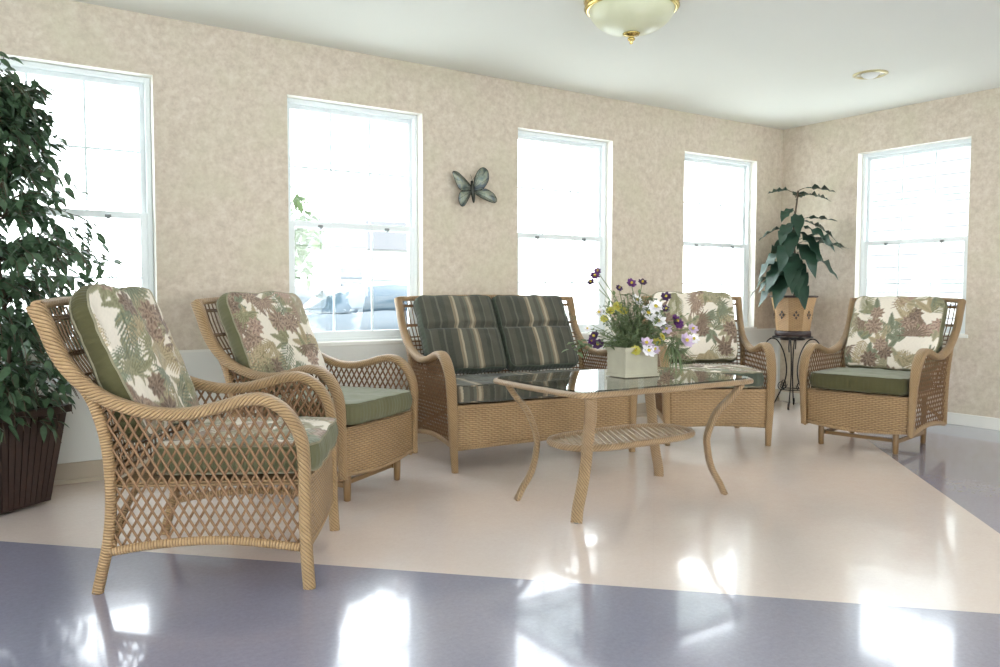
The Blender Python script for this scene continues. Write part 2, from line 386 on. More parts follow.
M['seatgreen'] = cloth_mat('pale_sage_cloth', 'plain', srgb(138, 139, 118)); M['darkgreen'] = cloth_mat('dark_green_cloth', 'plain', srgb(78, 84, 72))

def cushion(name, w, h, t, face, band, seed=1, res=70, puff=.03, wr=.006, folds=0.0, crease=None, corner=.07, both=False, udir=0):
    """lies flat: x = width w, y = height h, z = thickness t; top = face, rim + bottom = band"""
    nx, ny = res, max(12, int(res*h/w)); rnd = random.Random(seed); off = Vector((rnd.random()*50, rnd.random()*50, 0))
    def outline(a, b):      # square [-1,1]^2 -> rounded rect
        x, y = a*w/2, b*h/2; r = corner
        ax, ay = abs(x)-(w/2-r), abs(y)-(h/2-r)
        m_ = max(abs(a), abs(b))
        if ax > 0 and ay > 0:
            d = math.hypot(ax, ay); mx = max(ax, ay)
            k_ = mx/d if d else 1
            ax2, ay2 = ax*(k_+(1-k_)*.15), ay*(k_+(1-k_)*.15)
            x = math.copysign(w/2-r+ax2, x); y = math.copysign(h/2-r+ay2, y)
        return x, y
    def P(a, b, side):
        x, y = outline(a, b)
        e = (1-abs(a)**5)*(1-abs(b)**5)
        z = t*.44+puff*(max(0, 1-a*a)*max(0, 1-b*b))**.35
        n_ = noise.noise(Vector((x*7, y*7, side*3))+off)*.6+noise.noise(Vector((x*17, y*17, side*3))+off)*.4
        z += wr*n_*e*(2.2 if side > 0 else 1)
        edge = max(abs(a), abs(b))**6
        z += edge*.003*noise.noise(Vector((x*28, y*28, 4))+off)
        if folds and side > 0:
            z += folds*math.sin(x*21+2.4*noise.noise(Vector((x*2, y*3, 1))+off)+seed)*(.4+.6*(b*.5+.5))
        if crease is not None:
            d = (b-crease)*h/2; z -= .036*math.exp(-(d/.016)**2)*(1-abs(a)**10)
        sx = .008*noise.noise(Vector((b*3, seed, a)))*abs(a)**4; sy = .012*noise.noise(Vector((a*2.5, seed*2, b*2)))*abs(b)**4
        if folds: sy += folds*.8*math.sin(x*21+2+seed)*max(0, b)**4
        return Vector((x+sx, y+sy, z*side))
    mb = MB(); A = [2*i/nx-1 for i in range(nx+1)]; B = [2*j/ny-1 for j in range(ny+1)]
    ids = {}
    for side in (1, -1):
        for j, b in enumerate(B):
            for i, a in enumerate(A): ids[(side, i, j)] = mb.vert(P(a, b, side))
        for j in range(ny):
            for i in range(nx):
                q_ = [ids[(side, i, j)], ids[(side, i+1, j)], ids[(side, i+1, j+1)], ids[(side, i, j+1)]]
                uv = [(mb.v[k_][0], mb.v[k_][1]) for k_ in q_]
                if side < 0: q_ = q_[::-1]; uv = uv[::-1]
                mb.face(q_, uv, 0 if (side > 0 or both) else 1)
    ring = [(i, 0) for i in range(nx)]+[(nx, j) for j in range(ny)]+[(i, ny) for i in range(nx, 0, -1)]+[(0, j) for j in range(ny, 0, -1)]
    top = [ids[(1, i, j)] for i, j in ring]; bot = [ids[(-1, i, j)] for i, j in ring]; n = len(ring); prev = top
    rows = []
    for s_ in range(1, 5):
        f = s_/5; row = []
        for k_ in range(n):
            p, q_ = Vector(mb.v[top[k_]]), Vector(mb.v[bot[k_]]); c = p.lerp(q_, f); r = Vector((c.x/(w/2), c.y/(h/2), 0))
            if r.length: r.normalize()
            row.append(mb.vert(c+r*(.010*math.sin(PI*f))+r*(.003*math.sin(k_*1.7))*math.sin(PI*f)))
        rows.append(row)
    rows.append(bot); u = 0
    for row in rows:
        for k_ in range(n):
            k2 = (k_+1) % n; xa, xb = mb.v[prev[k_]][0], mb.v[prev[k2]][0]
            mb.face([prev[k_], row[k_], row[k2], prev[k2]], [(xa, 0), (xa, .02), (xb, .02), (xb, 0)], 1)
        prev = row
    o = mb.build(name, [face, band], recalc=False)
    if face == M['floral']:
        me = o.data; co = np.empty(len(me.vertices)*3); me.vertices.foreach_get('co', co); co = co.reshape(-1, 3)
        c = floral_colors(co[:, 0]+co[:, 2]*.3, co[:, 1], seed)
        at = me.color_attributes.new('print', 'FLOAT_COLOR', 'POINT'); at.data.foreach_set('color', np.concatenate([c, np.ones((len(c), 1))], 1).ravel())
    # welt cord round both rims
    for side, rng in ((1, top), (-1, bot)):
        pth = [Vector(mb.v[k_]) for k_ in rng]; pth = pth[::1]+[pth[0]]
        p_ = MB(); p_.sweep(pth, .008, .008, n=6, caps=False); p_.build('piping', M['piping'] if face == M['floral'] else band, o, recalc=False)
    return o
M['piping'] = plain('cream_piping', srgb(158, 150, 124), .85, var=.5, vs=60)

# ------------------------------------------------------------------ wicker seating
def make_seat(name, W, dz=0.0, glider=False, ds=1.0, pitch=.034):
    """x forward, y to the sitter's left, origin under rear feet line; W = half width at the front feet"""
    root = empty(name)
    zb = .0 if not glider else .14
    S = lambda s_: s_*ds
    def half(s_, z): return W+.022*min(1, max(0, z)/.6)+.012*max(0, -s_)/.18
    prof = [(-.158, .966), (-.126, .895), (-.098, .82), (-.06, .755), (-.01, .70), (.05, .658), (.125, .628), (.22, .607), (.319, .607), (.418, .628), (.50, .650), (.565, .650), (.622, .618), (.662, .565), (.684, .50), (.690, .40), (.690, .25), (.692, .14)]
    if not glider: prof += [(.696, .06), (.700, 0.0)]
    def side_pt(s_, z, sg, off=0): return Vector((S(s_), sg*(half(s_, z)+off), z+dz))
    rail2d = [(p.x, p.y) for p in smooth_path([Vector((a, b, 0)) for a, b in prof], 7)]
    for sg in (-1, 1):
        lf = lambda q: .046+.022*math.exp(-((q-.52)/.16)**2)+.012*math.exp(-((q-.75)/.12)**2)-.012*max(0, q-.85)/.15
        tf = lambda q: .058-.016*min(1, q/.4)
        path = [side_pt(a, b, sg) for a, b in rail2d]
        mb = MB(); mb.sweep(path, lf, tf, lat=(0, 1, 0), n=14, e=.75)
        mb.build('arm_rail', M['twill'], root)
        # rear post
        rp = [(-.03, .715), (.012, .64), (.042, .54), (.055, .43), (.055, .30), (.045, .20)]
        rp += [(.034, .14), (.012, .05), (0, 0)] if not glider else [(.040, .14)]
        rear2d = [(p.x, p.y) for p in smooth_path([Vector((a, b, 0)) for a, b in rp], 6)]
        mb = MB(); mb.sweep([side_pt(a, b, sg, -.004) for a, b in rear2d], .036, .036, lat=(0, 1, 0), n=10, e=.8)
        mb.build('rear_post', M['wrap'], root)
        bot = [(.05, .142), (.15, .158), (.27, .170), (.37, .174), (.47, .170), (.58, .156), (.68, .142)]
        bot2d = [(p.x, p.y) for p in smooth_path([Vector((a, b, 0)) for a, b in bot], 5)]
        mb = MB(); mb.sweep([side_pt(a, b, sg, -.002) for a, b in bot2d], .028, .030, lat=(0, 1, 0), n=10)
        mb.build('side_rail', M['wrap'], root)
        # lattice panel
        poly = [p for p in rail2d if p[0] > -.03 and p[1] > .14] + [p for p in bot2d[::-1]] + [p for p in rear2d[::-1] if p[1] > .15]
        px = np.array([p[0] for p in poly]); pz = np.array([p[1] for p in poly])
        def inside(x, z):
            j = np.roll(np.arange(len(px)), 1); c = ((pz > z) != (pz[j] > z)) & (x < (px[j]-px)*(z-pz)/((pz[j]-pz)+1e-12)+px); return c.sum() % 2 == 1
        mb = MB(); slope = 1.75
        for di, dirn in enumerate((1, -1)):
            for k_ in range(-45, 80):
                x0 = k_*pitch; run = []; step = .012
                for i in range(0, 50):
                    z = .13+i*step; x = x0+dirn*(z-.13)/slope
                    ok = inside(x, z)
                    if ok: run.append(side_pt(x, z, sg, -.006+(.0035 if di else -.0035)))
                    if (not ok or i == 49):
                        if len(run) > 2:
                            r2 = run[::3]+([run[-1]] if (len(run)-1) % 3 else [])
                            mb.sweep(r2, .0055, .0095, lat=(0, 1, 0), n=6, caps=False)
                        run = []
        mb.build('lattice_panel', M['strand'], root)
    # woven apron below the seat, standing just inside the front posts
    def panel(nm, s_at, z0f, z1, hw, mat, th=.014, nseg=24):
        mb = MB(); rows = 8; ids = {}
        for side in (0, 1):
            for i in range(nseg+1):
                f = i/nseg; y = -hw+2*hw*f; z0 = z0f(f)
                for j in range(rows+1):
                    z = z0+(z1-z0)*j/rows; bow = .012*math.sin(PI*f)
                    ids[side, i, j] = mb.vert((s_at+bow+(th/2 if side else -th/2), y, z+dz))
        for side in (0, 1):
            for i in range(nseg):
                for j in range(rows):
                    q_ = [ids[side, i, j], ids[side, i+1, j], ids[side, i+1, j+1], ids[side, i, j+1]]
                    mb.face(q_, [(mb.v[k_][1], mb.v[k_][2]) for k_ in q_])
        for i in range(nseg):
            for j in (0, rows): mb.face([ids[0, i, j], ids[1, i, j], ids[1, i+1, j], ids[0, i+1, j]])
        for j in range(rows):
            for i in (0, nseg): mb.face([ids[0, i, j], ids[1, i, j], ids[1, i, j+1], ids[0, i, j+1]])
        return mb.build(nm, mat, root)
    zlow = lambda f: .128+.012*math.sin(PI*f) if not glider else .158-.022*math.sin(PI*f)
    hw = W-.012
    panel('front_apron', S(.688), zlow, .378, hw, M['rows'])
    mb = MB(); mb.sweep([Vector((S(.688)+.012*math.sin(PI*f), -hw+2*hw*f, zlow(f)+dz)) for f in [i/16 for i in range(17)]], .022, .022, n=8); mb.build('apron_rim', M['wrap'], root)
    mb = MB(); mb.sweep([Vector((S(.684)+.012*math.sin(PI*f), -hw+2*hw*f, .366+dz)) for f in [i/16 for i in range(17)]], .024, .020, n=8); mb.build('apron_top_rail', M['wrap'], root)
    # seat deck
    mb = MB(); mb.box((S(.37), 0, .362+dz), (S(.62), 2*W-.03, .018)); mb.build('seat_deck', M['rows'], root)
    # rear arch under the back
    mb = MB(); mb.sweep([Vector((S(.055), -W+2*W*f, .16+.16*math.sin(PI*f)**.8+dz)) for f in [i/16 for i in range(17)]], .024, .024, n=8); mb.build('rear_arch', M['wrap'], root)
    # back: top rail, rods and bands between the two rails
    def back_pt(v, f):
        # v 0..1 from deck to top
        z = .37+.585*v
        s_ = np.interp(z, [.37, .55, .70, .755, .82, .895, .968], [.080, .040, -.022, -.062, -.100, -.130, -.158])
        hw_ = half(s_, z)-.012
        return Vector((S(s_)-.052*max(0, math.sin(PI*f))**.5*(1-.35*v), -hw_+2*hw_*f, z+dz))
    mb = MB(); nt = 24 if W < .5 else 48
    for i in range(1, nt):
        mb.sweep([back_pt(v, i/nt) for v in (0, .2, .4, .56, .7, .85, 1)], .0075, .0075, n=6, caps=False)
    mb.build('back_rods', M['strand_d'], root)
    mb = MB()
    for v in [.02+.045*k_ for k_ in range(14)]+[.72, .735, .93, .945]:
        mb.sweep([back_pt(v, f/20) for f in range(21)], .010, .010, n=6, caps=False)
    mb.build('back_weave', M['strand'], root)
    mb = MB(); mb.sweep([back_pt(1.0, f/24)+Vector((0, 0, .008+.012*math.sin(PI*f/24))) for f in range(25)], .046, .032, lat=(1, 0, 0), n=12, e=.8); mb.build('top_rail', M['twill'], root)
    if glider:
        for sx in (.13, .64):
            for sg in (-1, 1):
                mb = MB(); y = sg*(W-.095)
                mb.lathe([(.013, 0), (.017, .004), (.019, .08), (.018, .15), (.015, .350+dz)], (S(sx)+.006, y, 0), 12); mb.build('base_leg', M['leg_wood'], root)
        for sg in (-1, 1):
            mb = MB(); y = sg*(W-.095); mb.box((S(.385), y, .078), (S(.49), .020, .026)); bevel(mb.build('base_rail', M['leg_wood'], root), .003)
        for sx in (.16, .61):
            mb = MB(); mb.box((S(sx), 0, .078), (.026, 2*(W-.11), .022)); bevel(mb.build('base_crossbar', M['leg_wood'], root), .003)
    else:
        for sx, zz in ((.70, 0), (0, 0)):
            for sg in (-1, 1):
                mb = MB(); mb.lathe([(.012, 0.0), (.014, .002), (.014, .008)], (S(sx), sg*half(sx, 0), .0), 10); mb.build('foot_glide', M['latch'], root)
    return root
def pose(o, x, y, th): o.location = (x, y, 0); o.rotation_euler = (0, 0, math.radians(th)); return o
def local(x, y, th, s_, t_, z):
    a = math.radians(th); return Vector((x+math.cos(a)*s_-math.sin(a)*t_, y+math.sin(a)*s_+math.cos(a)*t_, z))
POSES = {'c1': (.5, 3.204, -29.5), 'c2': (1.347, 4.225, -57.0), 'c3': (4.484, 4.086, -124.6), 'c4': (5.393, 3.062, -169.3), 'lv': (2.917, 4.36, -95.1)}
armchair = make_seat('wicker_armchair', .33); pose(armchair, *POSES['c1'])
tag(armchair, 'nearest wicker armchair in front of the leafy ficus, diamond lattice side facing the camera', 'armchair', 'wicker armchairs')
c3 = copy_tree(armchair); pose(c3, *POSES['c3']); tag(c3, 'wicker armchair with printed seat, between the loveseat and the plant stand, behind the glass table', 'armchair', 'wicker armchairs')
gl = make_seat('wicker_glider_armchair', .33, dz=-.008, glider=True); pose(gl, *POSES['c2'])
tag(gl, 'wicker glider armchair under the wall between the two left windows, beside the loveseat', 'armchair', 'wicker glider armchairs')
c4 = copy_tree(gl); pose(c4, *POSES['c4']); tag(c4, 'wicker glider armchair standing before the window in the right wall', 'armchair', 'wicker glider armchairs')
lv = make_seat('wicker_loveseat', .62, ds=.9, pitch=.025); pose(lv, *POSES['lv'])
tag(lv, 'two seat wicker loveseat with dark striped cushions against the windowed wall', 'loveseat')

def put(o, pz, s_, t_, z, lean, dz=0):
    """cushion local: x width, y height, z thickness(front). lean: angle of the height axis from horizontal-back"""
    x, y, th = pz; a = math.radians(th); f = Vector((math.cos(a), math.sin(a), 0)); l = Vector((-f.y, f.x, 0)); up = Vector((0, 0, 1))
    X = l                                 # width axis = sitter's left
    Y = (-f*math.cos(lean)+up*math.sin(lean)); Z = X.cross(Y)
    p = local(x, y, th, s_, t_, z)
    o.matrix_world = Matrix(((X.x, Y.x, Z.x, p.x), (X.y, Y.y, Z.y, p.y), (X.z, Y.z, Z.z, p.z), (0, 0, 0, 1)))
G1, G2 = 'printed back cushions', 'seat cushions of the armchairs'
SPEC = [('c1', 0.0, 'green sided tropical print back cushion rumpled on the nearest wicker armchair', 'tropical print seat cushion with green edge, behind the lattice of the nearest armchair', 3, .020, M['olive'], M['sage']),
        ('c2', -.008, 'tropical print back cushion on the glider armchair between the two left windows', 'green edged seat cushion on the glider armchair beside the loveseat', 11, .005, M['sage'], M['sage']),
        ('c3', 0, 'tropical print back cushion on the armchair behind the flower arrangement', 'tropical print seat cushion low behind the glass table, on the armchair by the plant stand', 23, .004, M['olive'], M['darkgreen']),
        ('c4', -.03, 'tropical print back cushion on the glider armchair below the right wall window', 'plain dark green fronted seat cushion on the glider armchair by the right wall', 37, .004, M['sage'], M['olive'])]
for key, dz, lb, ls, seed, fold, bb, sb in SPEC:
    b = cushion('back_cushion', .59, .53, .085, M['floral'], bb, seed=seed, res=110, puff=.032, wr=.012 if key == 'c1' else .007, folds=fold)
    put(b, POSES[key], .032 if key == 'c1' else .038, -.016 if key == 'c3' else 0, .753+dz, math.radians(69 if key == 'c1' else 66)); tag(b, lb, 'cushion', G1)
    fc = M['floral'] if key in ('c1', 'c3') else M['seatgreen']
    s_ = cushion('seat_cushion', .60, .54, .105, fc, sb, seed=seed+5, res=80, puff=.016, wr=.006)
    put(s_, POSES[key], .450, 0, .439-(.008 if key in ('c2', 'c4') else 0), 0.0); tag(s_, ls, 'cushion', G2)
for t_, nm, lab in ((.254, 'back_cushion', 'dark striped back cushion at the lattice arm end of the loveseat, nearer the flowers'), (-.300, 'back_cushion', 'dark striped back cushion on the left half of the loveseat, beside the glider armchair')):
    b = cushion(nm, .522, .51, .085, M['stripe'], M['darkgreen'], seed=int(50+t_*10), res=70, puff=.034, wr=.007, crease=.12, corner=.04)
    put(b, POSES['lv'], .040, t_, .740, math.radians(62)); tag(b, lab, 'cushion', 'striped loveseat cushions')
s_ = cushion('seat_cushion', 1.19, .50, .105, M['stripe'], M['stripe'], seed=77, res=110, puff=.014, wr=.008, corner=.05)
put(s_, POSES['lv'], .395, 0, .438, 0.0); tag(s_, 'long striped bench seat cushion across the wicker loveseat', 'cushion', 'striped loveseat cushions')

# ------------------------------------------------------------------ coffee table
tb = empty('coffee_table', (2.668, 2.885, 0), math.radians(-1)); tag(tb, 'rattan wrapped coffee table with glass top, curved legs and oval lower shelf', 'coffee table')
TZ = .592; TL, TW = 1.12, .74
def table_outline(sc=0, n=80):
    out = []
    for k_ in range(n):
        a = 2*PI*k_/n; c, s_ = math.cos(a), math.sin(a); e = .09
        x = math.copysign(abs(c)**e, c); y = math.copysign(abs(s_)**e, s_)
        x, y = x*(TL/2-sc), y*(TW/2-sc)
        y *= 1+.05*(1-(x/(TL/2))**2); x *= 1+.03*(1-(y/(TW/2))**2)
        out.append(Vector((x, y, 0)))
    return out
def resample(P, n):
    P = P+[P[0]]; d = [0]
    for i in range(1, len(P)): d.append(d[-1]+(P[i]-P[i-1]).length)
    out = []
    for k_ in range(n):
        t = d[-1]*k_/n; i = max(j for j in range(len(d)) if d[j] <= t); i = min(i, len(P)-2)
        out.append(P[i].lerp(P[i+1], (t-d[i])/max(1e-6, d[i+1]-d[i])))
    return out
ol = resample(table_outline(.02, 400), 120)
mb = MB(); pth = [p+Vector((0, 0, TZ-.016)) for p in ol]; mb.sweep(pth+[pth[0], ], .026, .024, lat=(0, 0, 1), n=10, caps=False); mb.build('top_rim', M['table_wrap'], tb)
inner = resample(table_outline(.030, 400), 120)
mb = MB(); lo = [mb.vert(p+Vector((0, 0, TZ-.004))) for p in inner]; hi = [mb.vert(p+Vector((0, 0, TZ+.003))) for p in inner]
mb.face(hi, None, 0, False); mb.face(lo[::-1], None, 0, False)
for k_ in range(120): mb.face([lo[k_], lo[(k_+1) % 120], hi[(k_+1) % 120], hi[k_]], None, 0, False)
mb.build('glass_top', M['table_glass'], tb)
for sx in (-1, 1):
    for sy in (-1, 1):
        pts = [(sx*.475, sy*.325, TZ-.026), (sx*.445, sy*.292, TZ-.09), (sx*.405, sy*.235, .42), (sx*.385, sy*.195, .31), (sx*.388, sy*.190, .24), (sx*.412, sy*.195, .14), (sx*.450, sy*.215, .06), (sx*.472, sy*.232, .0)]
        mb = MB(); mb.sweep(smooth_path([Vector(p) for p in pts], 6), .056, .030, n=12, lat=(-sy*.5, sx, 0), e=.85); lg = mb.build('leg', M['table_wrap'], tb)
        mb = MB(); mb.lathe([(.010, .0), (.012, .002), (.012, .006)], (sx*.472, sy*.232, 0), 10); mb.build('foot_glide', M['latch'], lg)
SZ = .30
def oval(a, b, n=72): return [Vector((math.copysign(abs(math.cos(2*PI*k_/n))**.55, math.cos(2*PI*k_/n))*a, math.copysign(abs(math.sin(2*PI*k_/n))**.8, math.sin(2*PI*k_/n))*b, SZ)) for k_ in range(n)]
ov = oval(.405, .18)
mb = MB(); mb.sweep(ov+[ov[0]], .034, .026, lat=(0, 0, 1), n=10, caps=False); sh = mb.build('shelf_rim', M['table_wrap'], tb)
mb = MB()
for dirn in (1, -1):
    for k_ in range(-22, 23):
        x0 = k_*.036; seg = []
        for i in range(41):
            y = -.185+.37*i/40; x = x0+dirn*y*.55
            if abs(x/.39)**2.6+abs(y/.182)**2.3 < 1: seg.append(Vector((x, y, SZ+(.002 if dirn > 0 else -.004))))
        if len(seg) > 2: mb.sweep([seg[0], seg[-1]], .008, .005, lat=(1, 0, 0), n=6, caps=False)
mb.build('shelf_lattice', M['shelf_strand'], tb)

# ------------------------------------------------------------------ foliage helpers
def leaf_into(mb, base, d, up, L, w, droop=.3, fold=.15, nl=5, mi=0, shape=.8, ruffle=0):
    d = d.normalized(); side = d.cross(up)
    if side.length < 1e-3: side = d.cross(Vector((1, 0, 0)))
    side.normalize(); nrm = side.cross(d).normalized(); rows = []
    for i in range(nl+1):
        t = i/nl; c = base+d*(L*t*(1-.15*droop*t))+Vector((0, 0, -droop*L*t*t)); ww = w*math.sin(PI*min(1, max(.0, t))**shape) if 0 < t < 1 else (.004*L)
        rows.append([c-side*ww/2+nrm*(fold*ww+ruffle*ww*math.sin(i*2.3+L*90)), c, c+side*ww/2+nrm*(fold*ww+ruffle*ww*math.cos(i*2.1+L*70))])
    ids = [[mb.vert(p) for p in r] for r in rows]
    for i in range(nl):
        for k_ in range(2): mb.face([ids[i][k_], ids[i][k_+1], ids[i+1][k_+1], ids[i+1][k_]], [(0, i/nl), (1, i/nl), (1, (i+1)/nl), (0, (i+1)/nl)], mi)
def leaf_mat(name, c1, c2, rough=.4, trans=.25, sc=6):
    t = NT(name); co = t.coord(); c = t.mix(t.noise(sc, co, 3, .7), c1, c2); t.set(t.b.inputs['Base Color'], c); t.b.inputs['Roughness'].default_value = rough
    tr = t.n('ShaderNodeBsdfTranslucent'); t.t.links.new(c, tr.inputs[0]); mx = t.n('ShaderNodeMixShader'); mx.inputs[0].default_value = trans
    t.t.links.new(t.b.outputs[0], mx.inputs[1]); t.t.links.new(tr.outputs[0], mx.inputs[2]); t.t.links.new(mx.outputs[0], t.out.inputs[0]); return t.m
M['ficus'] = leaf_mat('ficus_leaf', srgb(30, 54, 36), srgb(98, 124, 92), .34, .22, 16)  # paler green in the noise paints the leaf sheen into the colour
M['rubber'] = leaf_mat('dark_broad_leaf', srgb(20, 44, 34), srgb(54, 82, 64), .42, .10, 9)
M['bouquet_green'] = leaf_mat('bouquet_leaf', srgb(74, 92, 58), srgb(140, 154, 112), .6, .2, 30)
M['bark'] = plain('bark', srgb(92, 78, 62), .85, var=.4, vs=40, bump=.5, bd=.003, bs=60)
M['soil'] = plain('dry_moss', srgb(78, 66, 48), .95, var=.5, vs=60, bump=1, bd=.01, bs=90)

# ------------------------------------------------------------------ ficus in a dark slatted planter
def tapered_slat_pot(root, r0, r1, h, rz, mat, nsl):
    mb = MB(); R = Matrix.Rotation(rz, 3, 'Z')
    def q4(a, b, c, d): mb.face([mb.vert(R @ Vector(p)) for p in (a, b, c, d)], [(0, 0), (1, 0), (1, 1), (0, 1)], 0, False)
    for side in range(4):
        S_ = Matrix.Rotation(side*PI/2, 3, 'Z')
        for i in range(nsl):
            f0, f1 = i/nsl*2-1, (i+.86)/nsl*2-1
            i0 = len(mb.v)
            for (z, r) in ((.015, r0), (h-.03, r1)):
                for (f, dd) in ((f0, 0), (f1, 0), (f1, -.012), (f0, -.012)): mb.v.append(tuple(R @ S_ @ Vector((f*r, -(r+dd), z))))
            for f in ((0,1,5,4),(1,2,6,5),(2,3,7,6),(3,0,4,7),(0,3,2,1),(4,5,6,7)): mb.face([i0+k_ for k_ in f], [(0,0),(.03,0),(.03,h),(0,h)], 0, False)
    return mb.build('slatted_side', mat, root)
fx, fy = .10, 4.33
fic = empty('ficus_tree', (fx, fy, 0)); tag(fic, 'tall artificial ficus with dense small leaves in a dark slatted planter by the first window', 'potted tree')
M['darkwood'] = plain('dark_slatted_wood', srgb(58, 38, 32), .45, var=.5, vs=25)
RZ = math.radians(36)
slat = tapered_slat_pot(fic, .15, .205, .47, RZ, M['darkwood'], 11)
mb = MB(); mb.box((0, 0, .22), (.245, .245, .42), RZ, taper=1.32); mb.build('planter_core', M['darkwood'], fic)
mb = MB()
for s_ in range(4):
    R_ = Matrix.Rotation(RZ+s_*PI/2, 3, 'Z'); p = R_ @ Vector((0, -.208, .452)); mb.box(p, (.44, .03, .035), M=R_)
bevel(mb.build('planter_rim', M['darkwood'], fic), .003)
mb = MB(); mb.lathe([(.0, .43), (.10, .437), (.17, .43)], n=20, caps=False); mb.build('moss', M['soil'], fic)
rnd = random.Random(5); tips = []
mbt = MB()
for k_ in range(3):
    a = k_*2.1; pts = [Vector((.03*math.cos(a), .03*math.sin(a), .40))]
    for i in range(1, 8): pts.append(pts[-1]+Vector((.02*math.sin(a+i*1.3), .02*math.cos(a+i*1.1), .185)))
    mbt.sweep(smooth_path(pts, 4), lambda q: .026-.014*q, lambda q: .026-.014*q, n=8)
    tips.append(pts)
mbt.build('trunk', M['bark'], fic)
mb = MB(); mbb = MB()
def crown_r(z):
    return np.interp(z, [.38, .5, .7, .95, 1.1, 1.25, 1.5, 1.8, 2.0, 2.15], [.26, .30, .36, .44, .53, .56, .36, .30, .24, .12])
for i in range(600):
    z = rnd.uniform(.48, 2.12); a = rnd.uniform(0, 2*PI); R_ = crown_r(z)
    tr = rnd.choice(tips); zi = min(len(tr)-1, max(0, int((z-.40)/.185))); st = tr[zi].copy()
    rr = R_*rnd.uniform(.35, 1.0)**.6
    end = Vector((math.cos(a)*rr, math.sin(a)*rr, z)); end.z -= rnd.uniform(0, .12)
    if fy+end.y > 4.64: end.y = 4.64-fy-rnd.uniform(0, .05)
    mid = st.lerp(end, .5)+Vector((0, 0, .07))
    tw = smooth_path([st, mid, end], 4); tw.append(end+(end-mid).normalized()*.03+Vector((0, 0, -.05)))
    mbb.sweep(tw, .0035, .0035, n=5, caps=False)
    nl = rnd.randint(8, 12)
    for j in range(nl):
        f = .35+.65*j/nl; p = tw[min(len(tw)-1, int(f*(len(tw)-1)))]+Vector((rnd.gauss(0, .012), rnd.gauss(0, .012), rnd.gauss(0, .012)))
        d = Vector((end.x-st.x, end.y-st.y, 0)); d = (d.normalized() if d.length > .01 else Vector((1, 0, 0)))*.5+Vector((rnd.gauss(0, .55), rnd.gauss(0, .55), rnd.uniform(-1.0, .15)))
        if p.y+fy+.06 > 4.66: d.y = -abs(d.y)
        leaf_into(mb, p, d, Vector((rnd.gauss(0, .4), rnd.gauss(0, .4), 1)), rnd.uniform(.052, .078), rnd.uniform(.028, .038), droop=.25, fold=.12, nl=4, shape=.75)
mb.build('foliage', M['ficus'], fic, recalc=False); mbb.build('twigs', M['bark'], fic)
# ------------------------------------------------------------------ iron plant stand + basket plant
px_, py_ = 6.00, 4.34
ps = empty('plant_stand', (px_, py_, 0)); tag(ps, 'black wrought iron plant stand with curled legs in the room corner', 'plant stand')
mb = MB(); circ = lambda r, z, n=32: [Vector((r*math.cos(2*PI*k_/n), r*math.sin(2*PI*k_/n), z)) for k_ in range(n+1)]
mb.sweep(circ(.165, .62), .012, .012, n=8, caps=False); mb.sweep(circ(.10, .60), .010, .010, n=8, caps=False)
for k_ in range(6):
    a = k_*PI/3; mb.sweep([Vector((.165*math.cos(a), .165*math.sin(a), .62)), Vector((.0, .0, .602))], .008, .008, n=6)
mb.build('top_ring', M['dark_iron'], ps)
for k_ in range(4):
    a = k_*PI/2+.5; ca, sa = math.cos(a), math.sin(a)
    pr = [(.20, .50), (.225, .545), (.20, .59), (.165, .605), (.12, .58), (.07, .48), (.045, .34), (.06, .22), (.11, .10), (.155, .012), (.185, .008), (.20, .03), (.185, .055), (.168, .045)]
    mb = MB(); mb.sweep(smooth_path([Vector((r*ca, r*sa, z)) for r, z in pr], 5), .011, .011, n=8); mb.build('leg', M['dark_iron'], ps)
mb = MB(); mb.sweep(circ(.085, .16, 24), .009, .009, n=6, caps=False); mb.build('lower_ring', M['dark_iron'], ps)
for k_ in range(4):
    a = k_*PI/2+.5+PI/4; R_ = Matrix.Rotation(a, 3, 'Z'); pts = []
    for i in range(26):
        t = i/25; an = t*3.2*PI; r = .045*(1-.72*t); pts.append(R_ @ Vector((.06+.045+r*math.cos(an+PI), 0, .20+r*math.sin(an+PI))))
    mb = MB(); mb.sweep(pts, .008, .008, n=6); mb.build('scroll', M['dark_iron'], ps)
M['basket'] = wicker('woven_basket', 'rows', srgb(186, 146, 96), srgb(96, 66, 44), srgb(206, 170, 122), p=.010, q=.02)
M['basketdark'] = plain('dark_basket_band', srgb(62, 46, 44), .5, var=.4, vs=60)
bk = empty('potted_broadleaf_plant', (px_, py_, .63)); tag(bk, 'large leaved dark green plant in a woven tan basket on the iron stand', 'potted plant')
def octring(r, z, n=8): return [Vector((r*math.cos(2*PI*(k_+.5)/n), r*math.sin(2*PI*(k_+.5)/n), z)) for k_ in range(n)]
mb = MB()
rs = [octring(.14, 0), octring(.15, .10), octring(.172, .25), octring(.195, .34)]
for k_ in range(8):
    k2 = (k_+1) % 8
    for i in range(3):
        a_, b_, c_, d_ = rs[i][k_], rs[i][k2], rs[i+1][k2], rs[i+1][k_]
        mb.face([mb.vert(p) for p in (a_, b_, c_, d_)], [(0, a_.z), ((b_-a_).length, a_.z), ((c_-d_).length, c_.z), (0, c_.z)], 0, False)
mb.face([mb.vert(p) for p in rs[0]][::-1], None, 0, False); mb.build('basket', M['basket'], bk)
mb = MB(); r = octring(.198, .343); mb.sweep(r+[r[0]], .018, .02, lat=(0, 0, 1), n=8, caps=False); mb.build('basket_rim', M['basketdark'], bk)
mb = MB(); r = octring(.148, .022); mb.sweep(r+[r[0]], .05, .016, lat=(0, 0, 1), n=8, caps=False); mb.build('basket_foot_band', M['basketdark'], bk)
